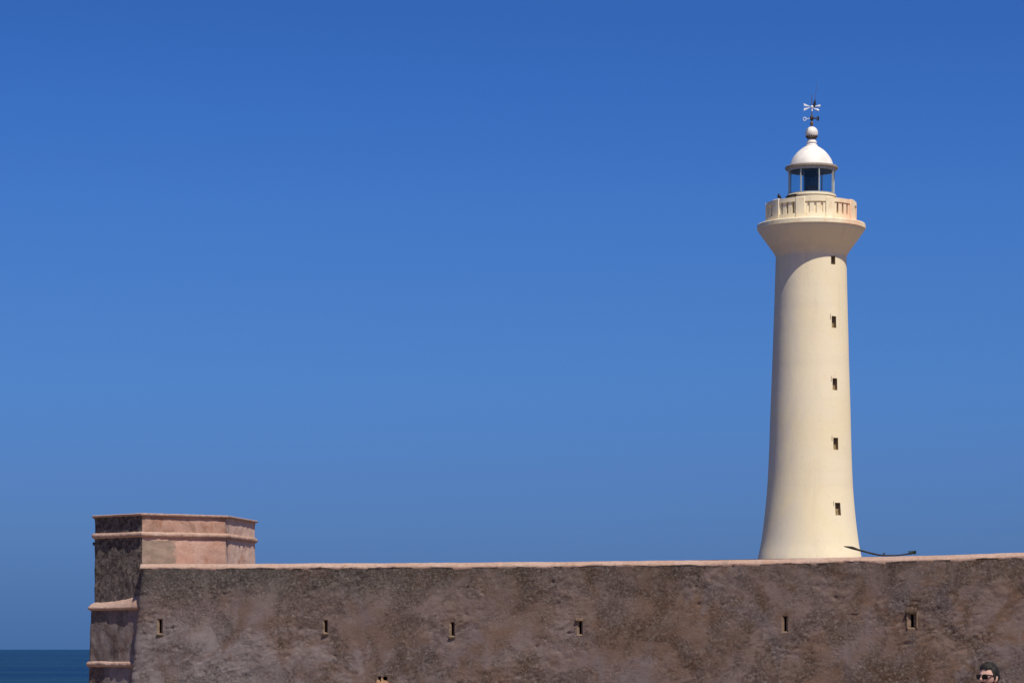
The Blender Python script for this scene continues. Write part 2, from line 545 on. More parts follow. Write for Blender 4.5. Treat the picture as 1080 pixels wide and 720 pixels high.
for yy in np.linspace(201.5, 184.5, 9):
    lr.lathe([(7.6 * K, Z(yy + .35)), (8.1 * K, Z(yy)), (7.6 * K, Z(yy - .35))], 40)
lr.build('lens_ring', DARK, lno, smooth=30)
ce = MB()
ce.lathe([(6.9 * K, Z(180.2)), (25 * K, Z(180.2)), (25 * K, Z(179.4))], 64, True, True)
ce.build('lantern_ceiling', DARK, LH)
ea = MB()
ea.lathe([(r * K, Z(y)) for r, y in ((24.6, 179.3), (27.3, 178.9), (27.8, 178.2), (27.8, 176.6), (27.2, 176.0), (23.0, 175.2))], 96, True, True)
ea.build('eave', EAVE, LH, smooth=35)
dm = MB()
dm.lathe([(r * K, Z(y)) for r, y in ((23.0, 175.9), (23.0, 175.0), (22.5, 173.4), (21.6, 170.6), (20.2, 167.6), (18.2, 164.6), (15.8, 161.6), (13.0, 158.9), (10.0, 156.7), (7.8, 155.4), (6.4, 154.7), (6.3, 153.4), (5.0, 152.6), (4.7, 151.4), (5.5, 150.8), (5.5, 149.9), (4.7, 149.5), (4.5, 148.2))], 96, False, True)
dmo = dm.build('dome', WHITE, LH, smooth=42)
bl = MB()
bl.lathe([(max(.01, 6.7 * math.cos(t)) * K, Z(140.6) + 6.9 * K * math.sin(t)) for t in np.linspace(R(-52), R(89), 22)], 48, True, True)
blo = bl.build('finial_ball', WHITE, dmo, smooth=40)
vh = MB()
for k in range(14):
    a = 2 * math.pi * k / 14
    for t, dd in ((R(-32), 0), (R(-47), .22)):
        a_ = a + dd
        r = 6.72 * math.cos(t) * K
        c = Vector((r * math.sin(a_), -r * math.cos(a_), Z(140.6) + 6.9 * K * math.sin(t)))
        rot = Vector((0, -1, 0)).rotation_difference(Vector((math.sin(a_), -math.cos(a_), -.5)).normalized()).to_matrix()
        vh.box(c, (.075, .04, .07), rot)
vh.build('vent_band', VENT, blo)

# weather vane
vb = MB()
vb.tube([(0, 0, Z(134.6)), (0, 0, Z(132.6)), (0, 0, Z(131)), (0, 0, Z(129.4)), (0, 0, Z(128))], [.05, .05, .085, .075, .03], 12)
vb.tube([(0, 0, Z(129)), (0, 0, Z(100))], [.03, .012], 8)
vn = vb.build('weather_vane', RUST, LH, smooth=50)


def at(x, y, dy=0): return Vector(((x - 855.4) * K, dy, Z(y)))


c = MB(); c.tube([at(855.4, 127.4), at(855.4, 125.6), at(855.4, 123.2), at(855.4, 121.6)], [.04, .09, .08, .03], 12); c.build('collar', IRON, vn, smooth=50)
c = MB(); c.tube([at(855.4, 125), at(849.5, 125.4)], .016, 8)
rg = [at(848 + 1.6 * math.cos(t), 125.6 + 1.7 * math.sin(t)) for t in np.linspace(0, 2 * math.pi, 17)]
c.tube(rg, .017, 6); c.build('direction_arm', VWHITE, vn, smooth=50)
c = MB(); c.tube([at(855.4, 124.6), at(861.2, 125.3)], .035, 8); c.box(at(862.3, 125.4), (.075, .03, .19)); c.box(at(862.3 - .9, 124), (.09, .03, .045)); c.box(at(862.3 - .9, 126.9), (.09, .03, .045)); c.build('direction_arm', IRON, vn, smooth=50)
c = MB(); c.tube([at(855.4, 124.9, .0), at(855.9, 124.7, .4)], .022, 8); c.tube([at(855.4, 124.9), at(854.9, 125.2, -.4)], .022, 8); c.box(at(854.9, 125.3, -.44), (.03, .03, .16)); c.build('direction_arm', RUST, vn, smooth=50)
c = MB(); c.lathe([(.01, -.07), (.05, -.05), (.065, 0), (.05, .05), (.01, .07)], 16, True, True, c=at(855.6, 113)); c.tube([at(855.6, 117.5), at(855.6, 113)], .03, 8); c.build('hub', VWHITE, vn, smooth=50)
for top in (1, -1):
    c = MB()
    pts = [(854.5, 113 - .3 * top), (847.0, 113 - 4.0 * top), (847.2, 113 - 1.2 * top)]
    f3 = [at(x, y, -.015) for x, y in pts] + [at(x, y, .015) for x, y in pts]
    c.add(f3, [(0, 1, 2), (5, 4, 3), (0, 3, 4, 1), (1, 4, 5, 2), (2, 5, 3, 0)])
    c.build('tail_fin', VWHITE, vn)
for tx, ty in ((863.3, 112.0), (861.8, 116.5)):
    c = MB(); c.tube([at(855.8, 113), at(tx - 1.4, ty)], .024, 8)
    d = (at(tx, ty) - at(855.8, 113)).normalized()
    c.tube([at(tx, ty) - d * .10, at(tx, ty) - d * .05, at(tx, ty) + d * .05], [.025, .05, .04], 10); c.build('paddle', VWHITE, vn, smooth=50)
c = MB(); c.tube([at(857.9, 113.2), at(858.2, 110.5), at(858.5, 108), at(858.8, 105)], [.05, .062, .055, .012], 8); c.build('blade', IRON, vn, smooth=50)
c = MB(); c.tube([at(858.6, 106.5), at(860.9, 86)], [.009, .006], 6); c.build('antenna', RUST, vn, smooth=50)

# bird on the gallery rail
bd_a = R(-46.5)
bloc = LH.location + Vector((46.2 * K * math.sin(bd_a - math.atan2(lh_x, LD)), -46.2 * K * math.cos(bd_a - math.atan2(lh_x, LD)), Z(214.4)))
# the tower leans a little: follow it
lean = Vector((math.sin(R(.26)) * Z(214.4), 0, 0))
BIRD = empty('bird', bloc + lean, (0, 0, R(-25)))
tag(BIRD, 'small dark bird perched on the cream gallery rail, left of the lantern', 'bird')
b = MB()
b.tube([(0, .12, .05), (0, .08, .075), (0, .02, .10), (0, -.03, .135), (0, -.045, .18), (0, -.05, .21), (0, -.055, .235), (0, -.06, .255)], [.012, .045, .07, .068, .045, .034, .036, .012], 14)
bo = b.build('body', FEATHER, BIRD, smooth=60)
b = MB(); b.tube([(0, .08, .07), (0, .20, .02)], [.035, .02], 8); b.build('tail', FEATHER, BIRD, smooth=60)
b = MB(); b.tube([(0, -.085, .236), (0, -.12, .228)], [.011, .003], 6); b.build('beak', BEAK, BIRD, smooth=60)
for sx in (-1, 1):
    b = MB(); b.tube([(sx * .062, -.03, .14), (sx * .072, .03, .10), (sx * .04, .13, .05)], [.02, .03, .008], 8); b.build('wing', FEATHER, BIRD, smooth=60)
    b = MB(); b.tube([(sx * .025, 0, .07), (sx * .025, -.005, .004), (sx * .025, -.03, .004)], [.008, .006, .004], 6); b.build('leg', BEAK, BIRD)

# ------------------------------------------------------------------ fort wall
WX0, WX1 = -11.05, 26.0


def wfront(x): return 84.6 - .2213 * (x + 11.05)


def wdepth(px): return 82.155 / (1 + 7.377e-5 * (px - 540))


TOPX = [-11.05, -3.9, .54, 7.0, 9.6, 12.2, 14.2, 26]
TOPZ = [2.535, 2.515, 2.515, 2.545, 2.588, 2.635, 2.69, 2.9]


def wtop(x): return EYE + float(np.interp(x, TOPX, TOPZ)) + .012 * noise.noise(Vector((x * .9, 1.3, 0))) + .006 * noise.noise(Vector((x * 4, 5.3, 0)))


W0 = Vector((-11.05, 84.6, 0))
FW = empty('fort_wall', W0)
tag(FW, 'long weathered brown fort wall with narrow slits and a pink rounded crest', 'wall')

# slits: px centre, px top, px bottom, outer half width in px, lintel?
SL = [(168.7, 652.0, 668.5, 3.2, 'sill'), (343.2, 653.2, 667.6, 2.7, 'sill'), (476.8, 655.2, 671.2, 3.0, 'sill'),
      (611.6, 654.2, 669.6, 3.0, 'lintel'), (827.8, 648.8, 666.6, 3.4, 'none'), (962.0, 646.4, 662.6, 4.3, 'lintel')]
rects = []
for (px, y0, y1, hw, kind) in SL:
    d = wdepth(px)
    rects.append((P(px - hw, 0, d).x, P(px + hw, 0, d).x, P(0, y1, d).z, P(0, y0, d).z))
dd = wdepth(403)
rects.append((P(398.8, 0, dd).x, P(408.8, 0, dd).x, P(0, 726, dd).z, P(0, 712.8, dd).z))     # drain
ca = np.arange(WX0, WX1, .042)
for x0, x1, z0, z1 in rects:
    ca = ca[(ca < x0 - .012) | (ca > x1 + .012)]
colx = sorted(list(ca) + [r[0] for r in rects] + [r[1] for r in rects])
base = np.concatenate([np.linspace(-.3, .45, 5), np.arange(.5, 4.10, .042)])
for x0, x1, z0, z1 in rects:
    base = base[(abs(base - z0) > .010) & (abs(base - z1) > .010)]
rowz = sorted(list(base) + [r[2] for r in rects] + [r[3] for r in rects])
# rough plaster: real relief


def relief(x, z):
    patch = noise.fractal(Vector((x * .45, 7.1, z * .6)), 1., 2., 3)
    k = min(1., max(.10, .5 + 1.5 * patch))
    v = Vector((x * 1., 3.3, z * 1.))
    a = .045 * noise.fractal(v * .55, 1., 2., 3)
    b = .020 * noise.fractal(Vector((x * 3.6 - z * 1.2, 1.7, z * 3.8)), 1., 2., 4)
    c_ = noise.fractal(Vector((x * 8.5 - z * 3.2, 4.4, z * 9.5)), .7, 2., 3)
    c = .020 * k * c_
    pit = -.05 * k * max(0, noise.noise(Vector((x * 6.3, 9.9, z * 6.1))) - .42) * 3
    return a + k * b + c + pit


def mask(x, z):
    m = 1.
    for x0, x1, z0, z1 in rects:
        dx = max(x0 - x, 0, x - x1); dz = max(z0 - z, 0, z - z1)
        m = min(m, max(0, min(1, (math.hypot(dx, dz) - .02) / .12)))
    return m


nz = len(rowz)
vs = []
for x in colx:
    top = wtop(x) - .12
    for j, z in enumerate(rowz):
        zz = z if z < 3.7 else 3.7 + (z - 3.7) * (top - 3.7) / (rowz[-1] - 3.7)
        xx = x - .115 * max(0, 3.9 - zz) * math.exp(-(x - WX0) / .10) * .8
        if x - WX0 < .3: xx += .03 * noise.noise(Vector((0, 2., zz * 3)))
        dsp = relief(x, zz) * mask(x, zz)
        edge = max(0, 1 - (x - WX0) / .16)
        vs.append((xx - W0.x, wfront(x) - W0.y - dsp + .12 * edge * edge, zz))
wb = MB()
fs = []
for i in range(len(colx) - 1):
    xm = (colx[i] + colx[i + 1]) / 2
    for j in range(nz - 1):
        zm = (rowz[j] + rowz[j + 1]) / 2
        if any(x0 < xm < x1 and z0 < zm < z1 for x0, x1, z0, z1 in rects): continue
        fs.append((i * nz + j, (i + 1) * nz + j, (i + 1) * nz + j + 1, i * nz + j + 1))
wb.add(vs, fs)
# ends, top under the coping and back face
n0 = len(wb.v)
bk = 1.5
for (i, sgn) in ((0, 1), (len(colx) - 1, -1)):
    ring = [wb.v[i * nz + j] for j in range(nz)]
    b0 = len(wb.v)
    wb.v += [(p[0] + .1, p[1] + bk, p[2]) for p in ring]
    for j in range(nz - 1):
        wb.f.append((i * nz + j, i * nz + j + 1, b0 + j + 1, b0 + j)); wb.m.append(0)
L0, L1 = n0, n0 + nz
wb.f.append((L0, L0 + nz - 1, L1 + nz - 1, L1)); wb.m.append(0)
b0 = len(wb.v)
for i in range(len(colx)):
    p = wb.v[i * nz + nz - 1]
    wb.v.append((p[0] + .1, p[1] + bk, p[2]))
for i in range(len(colx) - 1):
    wb.f.append((i * nz + nz - 1, (i + 1) * nz + nz - 1, b0 + i + 1, b0 + i)); wb.m.append(0)
wb.build('wall_face', WALL, FW, smooth=70)

# coping: rounded pink plaster crest, its lower lip ragged
cp = MB()
cx = list(np.arange(WX0 - .015, WX1, .05))
prof = [(.045, -.36), (.002, -.285), (-.012, -.215), (-.006, -.145), (.035, -.085), (.09, -.045), (.17, -.018), (.27, -.003), (.42, 0), (.75, .0), (1.2, -.01), (1.46, -.06), (1.53, -.16), (1.53, -.30)]
vs = []
for x in cx:
    t = wtop(x)
    lip = .055 * noise.fractal(Vector((x * 1.1, 8.8, 0)), 1., 2., 4) - .005
    for q, (dy, dz) in enumerate(prof):
        nn = noise.fractal(Vector((x * 2.4, dy * 3, dz * 6 + 2)), 1., 2., 3) * .016
        if q < 2: dz = dz + .10 + lip
        elif q < 4: dz = dz + .07 * (4 - q) / 2 + lip * .5
        z = t + dz + (nn * .5 if 1 < q < 6 else 0)
        y = wfront(x) + dy - .6 * nn * (q < 6) - relief(x, t + dz) * (1., 1., 1., .75, .4, .15, 0, 0, 0, 0, 0, 0, 0, 0)[q]
        vs.append((x - W0.x, y - W0.y, z))
npf = len(prof)
cp.add(vs, [(i * npf + q, (i + 1) * npf + q, (i + 1) * npf + q + 1, i * npf + q + 1) for i in range(len(cx) - 1) for q in range(npf - 1)])
cp.m = [1 if (k_ % (npf - 1)) < (2 if noise.noise(Vector((cx[k_ // (npf - 1)] * 1.7, 3.1, 0))) > -.05 else 1) else 0 for k_ in range(len(cp.f))]
cp.f.append(tuple(range(npf))); cp.m.append(0)
cp.build('coping', [PINK, WALL], FW, smooth=60)

# slit linings
for si, (px, y0, y1, hw, kind) in enumerate(SL):
    x0, x1, z0, z1 = rects[si]
    x0 -= W0.x; x1 -= W0.x
    d = wdepth(px)
    w = x1 - x0
    xc = x0 + w * (.60 if si in (2, 4, 3) else .56)
    hi = .029 if si != 5 else .038
    yf = wfront((x0 + x1) / 2 + W0.x) - W0.y
    sl = MB()
    sk = -.2213
    o = [Vector((x, yf + sk * (x - (x0 + x1) / 2), z)) for x, z in ((x0, z0), (x1, z0), (x1, z1), (x0, z1))]
    # raised rim a couple of millimetres proud
    i_ = [Vector((xc - hi, yf + .055, z0 + .035)), Vector((xc + hi, yf + .055, z0 + .035)), Vector((xc + hi, yf + .055, z1 - .03)), Vector((xc - hi, yf + .055, z1 - .03))]
    k_ = [p + Vector((.02, .9, 0)) for p in i_]
    sl.add(o + i_, [(q, (q + 1) % 4, 4 + (q + 1) % 4, 4 + q) for q in range(4)], 0)
    sl.add(i_ + k_, [(q, (q + 1) % 4, 4 + (q + 1) % 4, 4 + q) for q in range(4)] + [(4, 5, 6, 7)], 1)
    so = sl.build('arrow_slit', [SLIT, HOLE], FW)
    e = MB()
    ww = w / 2
    cxx = (x0 + x1) / 2
    rotm = None
    if kind in ('lintel',):
        e.box((cxx - .02, yf - .005, z1 + .035), (w * 1.35, .10, .075))
        e.build('lintel', SLIT if si == 3 else SLITD, so, bevel=.012)
    elif kind == 'sill':
        e.box((cxx - .01, yf + .0, z0 - .03), (w * 1.15, .07, .06))
        e.build('sill', SLITD, so, bevel=.012)
    if si in (5,):   # pale plaster jambs
        for jx in (x0 - .018, x1 + .018):
            j_ = MB(); j_.box((jx, yf + sk * (jx - cxx) - .002, (z0 + z1) / 2), (.045, .06, (z1 - z0) * .98)); j_.build('jamb', SLIT, so, bevel=.012)

# drain opening
x0, x1, z0, z1 = rects[6]
x0 -= W0.x; x1 -= W0.x
xm = (x0 + x1) / 2
yf = wfront(xm + W0.x) - W0.y
hx = P(406.2, 0, dd).x - W0.x; hz = P(0, 714.9, dd).z
gx = P(400.6, 0, dd).x - W0.x
dn = MB()
n_ = 20
ring = [Vector((hx + .062 * math.cos(2 * math.pi * k / n_), yf + .03, hz + .062 * math.sin(2 * math.pi * k / n_))) for k in range(n_)]
deep = [p + Vector((0, .5, .0)) for p in ring]
dn.add(ring + deep, [(k, (k + 1) % n_, n_ + (k + 1) % n_, n_ + k) for k in range(n_)] + [tuple(range(n_, 2 * n_))], 1)
# face plate with the round hole and a notch at its left: built from a fan round the hole
xa, xb, za, zb = gx + .035, x1, z0, z1 + .0
oc = []
for p in ring:
    dxy = Vector((p.x - hx, 0, p.z - hz)).normalized()
    t = min(((xb - hx) / dxy.x) if dxy.x > 1e-6 else 9, ((xa - hx) / dxy.x) if dxy.x < -1e-6 else 9, ((zb - hz) / dxy.z) if dxy.z > 1e-6 else 9, ((za - hz) / dxy.z) if dxy.z < -1e-6 else 9)
    oc.append(Vector((hx + dxy.x * t, yf + .03, hz + dxy.z * t)))
dn.add(ring + oc, [(k, (k + 1) % n_, n_ + (k + 1) % n_, n_ + k) for k in range(n_)], 0)
dn.add([(x0, yf + .2, z0), (xa, yf + .2, z0), (xa, yf + .2, z1), (x0, yf + .2, z1)], [(0, 1, 2, 3)], 1)
dn.box(((x0 + gx - .03) / 2 - .01, yf + .03, (z0 + z1) / 2 - .05), (.09, .10, z1 - z0 - .1), None, 0)
dn.box(((xa + xb) / 2 - .05, yf - .01, hz - .19), (xb - xa + .16, .14, .20), None, 0)
dn.build('drain_opening', [OCHRE, HOLE], FW, bevel=.015)

# ------------------------------------------------------------------ corner turret
T0 = Vector((-10.6, 87.5, 0))
PL = [(-12.69, 86.53), (-11.05, 85.0), (-8.71, 86.5), (-8.13, 90.0), (-9.6, 92.3), (-11.8, 92.0), (-12.92, 89.2)]
TW = empty('corner_turret', T0)
tag(TW, 'low many sided stone turret with cord mouldings at the left end of the wall', 'turret')


def offset(pl, d):
    out = []
    n = len(pl)
    for i in range(n):
        p0, p1, p2 = Vector(pl[i - 1]), Vector(pl[i]), Vector(pl[(i + 1) % n])
        n1 = (p1 - p0).normalized(); n2 = (p2 - p1).normalized()
        n1 = Vector((n1.y, -n1.x)); n2 = Vector((n2.y, -n2.x))
        bis = (n1 + n2).normalized()
        out.append(p1 + bis * d / max(.3, bis.dot(n1)))
    return out


def polylathe(mb, prof, amp, seg=.07, dark=(0, 5, 6), seed=0., cap=True, freq=3.):
    """rings (offset, z) round the turret's plan, edges subdivided and roughened"""
    n = len(PL)
    counts = [max(2, int((Vector(PL[(i + 1) % n]) - Vector(PL[i])).length / seg)) if i in (0, 1, 2) else 4 for i in range(n)]
    rings = []
    for d, z in prof:
        pl = offset(PL, d)
        ring = []
        for i in range(n):
            a, b = pl[i], pl[(i + 1) % n]
            e = (b - a).normalized(); nn = Vector((e.y, -e.x))
            for k in range(counts[i]):
                t = k / counts[i]
                p = a.lerp(b, t)
                h = amp * noise.fractal(Vector((p.x * freq + seed, p.y * freq, z * freq)), .9, 2., 4)
                q = p + nn * h
                ring.append((q.x - T0.x, q.y - T0.y, z + h * .3))
        rings.append(ring)
    m = len(rings[0])
    mat = []
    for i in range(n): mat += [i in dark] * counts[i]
    b0 = len(mb.v)
    for r in rings: mb.v += r
    for j in range(len(rings) - 1):
        for k in range(m):
            k2 = (k + 1) % m
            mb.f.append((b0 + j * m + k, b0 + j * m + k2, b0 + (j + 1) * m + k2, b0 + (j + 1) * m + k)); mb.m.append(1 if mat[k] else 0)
    if cap:
        mb.f.append(tuple(b0 + (len(rings) - 1) * m + k for k in range(m))); mb.m.append(0)
        mb.f.append(tuple(b0 + k for k in range(m))[::-1]); mb.m.append(0)


def tz(y, d=85.2): return EYE + (HZ - y) * d / F


u = MB()
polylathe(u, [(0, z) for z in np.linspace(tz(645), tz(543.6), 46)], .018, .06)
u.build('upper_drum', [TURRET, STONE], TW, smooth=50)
lw = MB()
polylathe(lw, [(.20 - .05 * k / 25, z) for k, z in enumerate(np.linspace(-.2, tz(642), 44))], .022, .06, seed=4.)
lw.build('lower_drum', [WALL, WALL], TW, smooth=50)
lg = MB()
polylathe(lg, [(.14, tz(643)), (.20, tz(641.6)), (.21, tz(640.6)), (.19, tz(639.4)), (.13, tz(637.4)), (.06, tz(635.4)), (-.04, tz(633.6))], .018, .06, dark=(), seed=9.)
for q_, (x_, y_, z_) in enumerate(lg.v):          # the mortar fillet climbs towards the wall
    t_ = min(1, max(0, (x_ + T0.x + 12.69) / 1.64)) if y_ < 1. else 0
    up_ = min(1, max(0, (z_ - tz(640)) / .18))
    lg.v[q_] = (x_, y_, z_ + .24 * up_ * t_ ** 2.2)
lg.build('sloped_ledge', PINK, TW, smooth=50)


def cord(yc, off, r):
    c = MB()
    z = tz(yc)
    polylathe(c, [(off + r * math.sin(t), z - r * math.cos(t)) for t in np.linspace(R(0), R(180), 9)], .034, .06, dark=(), seed=yc, freq=3.4)
    return c.build('cord_moulding', PINK, TW, smooth=60)


cord(563.4, .0, .085)
cord(700.2, .175, .085)
cpx = MB()
polylathe(cpx, [(-.05, tz(543.8)), (.07, tz(543.7)), (.085, tz(543.0)), (.085, tz(541.8)), (.06, tz(541.2)), (-.25, tz(540.9))], .010, .08, dark=(), seed=2.)
cpx.build('cap_slab', PINK, TW, smooth=40)
p0 = P(100.5, 573, 86.6) - T0
spt = MB(); spt.tube([p0 + Vector((.25, .05, .02)), p0 + Vector((-.075, .0, -.01))], [.055, .05], 10); spt.build('spout', IRON, TW, smooth=50)

# ------------------------------------------------------------------ branch on the crest
bx = P(934, 0, wdepth(934)).x
by = wfront(bx) + .40
BR = empty('branch', (bx, by, wtop(bx)))
tag(BR, 'thin dark bent branch lying along the wall top beside the lighthouse', 'branch')


def bp(px, up):
    x = (px - 934) / F * by
    return Vector((x, .02 * math.sin(px * .3), up + (wtop(bx + x) - wtop(bx)) * .6))


b = MB()
b.tube([bp(892, .300), bp(897, .275), bp(900, .262), bp(903, .240), bp(907, .200), bp(914, .145), bp(922, .092), bp(929, .052), bp(934, .036), bp(942, .030), bp(950, .040), bp(957, .060), bp(963, .085), bp(967.5, .100)],
       [.012, .030, .042, .040, .030, .026, .026, .026, .024, .022, .020, .022, .024, .020], 10)
bo = b.build('stem', BARK, BR, smooth=60)
b = MB(); b.tube([bp(933, .04), bp(934.5, .09), bp(935.2, .12)], [.02, .02, .008], 8); b.build('twig', BARK, BR, smooth=60)
b = MB()
random.seed(3)
for k in range(46):
    q = bp(random.uniform(960.5, 968.3), random.uniform(.065, .15)) + Vector((0, random.uniform(-.05, .05), 0))
    rot = Vector((random.uniform(-1, 1), random.uniform(-1, 1), random.uniform(-1, 1))).normalized().to_track_quat('Z', 'Y').to_matrix()
    b.box(q, (.055, .03, .008), rot)
b.build('leaf_clump', LEAF, BR)

# ------------------------------------------------------------------ person
PD = 24.2
pk = PD / F
ppos = Vector(((1043.8 - 540) * pk, PD, 0))
HT = EYE + (HZ - 697.6) * pk             # crown of the hair
PE = empty('person', ppos, (0, 0, R(-52)))   # faces left, three quarters to the camera
tag(PE, 'person with short dark hair and black sunglasses looking left in front of the wall', 'person')


def evalmesh(o):
    dg = bpy.context.evaluated_depsgraph_get()
    dg.update()
    me = bpy.data.meshes.new_from_object(o.evaluated_get(dg))
    return me


def skin(nodes, edges, root, sub=2):
    names = list(nodes)
    me = bpy.data.meshes.new('tmp')
    me.from_pydata([nodes[k][0] for k in names], [(names.index(a), names.index(b)) for a, b in edges], [])
    o = bpy.data.objects.new('tmp', me); col.objects.link(o)
    o.modifiers.new('skin', 'SKIN')
    sv = me.skin_vertices[0].data
    for i, k in enumerate(names):
        r = nodes[k][1]
        sv[i].radius = (r, r) if not isinstance(r, tuple) else r
        sv[i].use_root = (k == root)
    if sub:
        m = o.modifiers.new('sub', 'SUBSURF'); m.levels = sub; m.render_levels = sub
    out = evalmesh(o)
    bpy.data.objects.remove(o)
    return out


S = HT / 1.655
hc = Vector((0, -.012, HT - .012 - .112))       # head centre


def headverts():
    vs, fs = [], []
    nu, nv = 56, 44
    for j in range(nv + 1):
        th = math.pi * j / nv
        for i in range(nu):
            ph = 2 * math.pi * i / nu
            d = Vector((math.sin(th) * math.sin(ph), -math.sin(th) * math.cos(ph), math.cos(th)))   # ph = 0 is the face
            x, y, z = d.x * .075, d.y * .093, d.z * .112
            front = max(0, -d.y)
            if z < -.01:
                t = min(1, (-.01 - z) / .10)
                x *= 1 - .38 * t * t
                y = y * (1 - .12 * t) if y < 0 else y * (1 - .55 * t)
            if d.y < 0:                               # flatter face
                y *= 1 - .06 * front
            def bumpf(cx, cz, sx, sz, h):
                return h * math.exp(-((x - cx) / sx) ** 2 - ((z - cz) / sz) ** 2) * (1 if d.y < 0 else 0)
            y -= bumpf(0, -.030, .013, .022, .024)      # nose
            y -= bumpf(0, -.008, .010, .020, .009)
            y += bumpf(.032, .002, .018, .012, .010) + bumpf(-.032, .002, .018, .012, .010)
            y -= bumpf(0, .020, .045, .010, .005)       # brow
            y -= bumpf(0, -.062, .024, .006, .006) + bumpf(0, -.074, .020, .007, .006)
            y += bumpf(0, -.068, .022, .003, .004)
            y -= bumpf(0, -.098, .022, .014, .010)
            vs.append((x + hc.x, y + hc.y, z + hc.z))
    for j in range(nv):
        for i in range(nu):
            i2 = (i + 1) % nu
            fs.append((j * nu + i, j * nu + i2, (j + 1) * nu + i2, (j + 1) * nu + i))
    return vs, fs


nodes, edges = {}, []


def nd(k, p, r, to=None):
    nodes[k] = (Vector(p) * S, r * S if not isinstance(r, tuple) else (r[0] * S, r[1] * S))
    if to: edges.append((to, k))


nd('pelvis', (0, 0, .90), (.150, .110)); nd('waist', (0, 0, 1.03), (.138, .095), 'pelvis'); nd('chest', (0, .01, 1.20), (.160, .110), 'waist')
nd('upper', (0, .01, 1.33), (.130, .085), 'chest'); nd('neck', (0, .008, 1.42), .058, 'upper'); nd('skull', (0, -.0, 1.50), .058, 'neck')
for sgn, q in ((1, 'a'), (-1, 'b')):
    nd('sh' + q, (sgn * .165, .01, 1.345), .062, 'upper'); nd('el' + q, (sgn * .225, .03, 1.08), .042, 'sh' + q); nd('wr' + q, (sgn * .235, -.03, .85), .027, 'el' + q)
    nd('pa' + q, (sgn * .235, -.045, .795), (.024, .036), 'wr' + q); nd('pb' + q, (sgn * .233, -.055, .765), (.018, .036), 'pa' + q)
    nd('hip' + q, (sgn * .085, 0, .82), .090, 'pelvis'); nd('kn' + q, (sgn * .095, -.015, .47), .056, 'hip' + q); nd('ca' + q, (sgn * .097, .02, .32), .054, 'kn' + q); nd('an' + q, (sgn * .10, .03, .085), .036, 'ca' + q)
    nd('fo' + q, (sgn * .105, -.05, .04), .036, 'an' + q); nd('to' + q, (sgn * .115, -.14, .028), .026, 'fo' + q)
bodym = skin(nodes, edges, 'pelvis', 2)
bm = bmesh.new(); bm.from_mesh(bodym)
hv, hf = headverts()
tv_ = [bm.verts.new(v) for v in hv]
for f in hf:
    try: bm.faces.new([tv_[i] for i in f])
    except ValueError: pass
# ears
for sgn in (1, -1):
    ev = []
    for j in range(9):
        th = math.pi * j / 8
        for i in range(12):
            ph = 2 * math.pi * i / 12
            ev.append(bm.verts.new((hc.x + sgn * (.073 + .013 * math.sin(th) * math.cos(ph)), hc.y + .012 + .018 * math.sin(th) * math.sin(ph) + .004 * math.cos(th), hc.z - .018 + .032 * math.cos(th))))
    for j in range(8):
        for i in range(12):
            try: bm.faces.new((ev[j * 12 + i], ev[j * 12 + (i + 1) % 12], ev[(j + 1) * 12 + (i + 1) % 12], ev[(j + 1) * 12 + i]))
            except ValueError: pass
# fingers, each its own bent tapered chain rooted in the palm
for sgn in (1, -1):
    for k, (oy, ln_) in enumerate(((-.030, .072), (-.010, .082), (.010, .076), (.028, .060))):
        f_ = MB()
        r0 = Vector((sgn * .233, -.055 + oy, .775)) * S
        c1 = r0 + Vector((sgn * -.004, -.004, -.018 - ln_ * .35)); c2 = c1 + Vector((sgn * -.012, -.004, -ln_ * .35)); c3 = c2 + Vector((sgn * -.016, -.002, -ln_ * .25))
        f_.tube([r0, r0.lerp(c1, .5), c1, c2, c3], [.009, .0095, .009, .008, .006], 8)
        vv = [bm.verts.new(p) for p in f_.v]
        for ff in f_.f: bm.faces.new([vv[i] for i in ff])
    f_ = MB()
    r0 = Vector((sgn * .233, -.07, .815)) * S
    f_.tube([r0, r0 + Vector((sgn * -.008, -.028, -.022)), r0 + Vector((sgn * -.014, -.038, -.052)), r0 + Vector((sgn * -.016, -.038, -.078))], [.012, .012, .010, .007], 8)
    vv = [bm.verts.new(p) for p in f_.v]
    for ff in f_.f: bm.faces.new([vv[i] for i in ff])
bmesh.ops.recalc_face_normals(bm, faces=bm.faces)
tm = bpy.data.meshes.new('tmpbody'); bm.to_mesh(tm); bm.free()
to = bpy.data.objects.new('tmpbody', tm); col.objects.link(to)
rm = to.modifiers.new('remesh', 'REMESH'); rm.mode = 'VOXEL'; rm.voxel_size = .0048
sm = to.modifiers.new('smooth', 'SMOOTH'); sm.factor = .5; sm.iterations = 3
bodyfinal = evalmesh(to); bpy.data.objects.remove(to)
bodyfinal.materials.clear(); bodyfinal.materials.append(SKIN)
link('body', bodyfinal, PE, smooth=180)

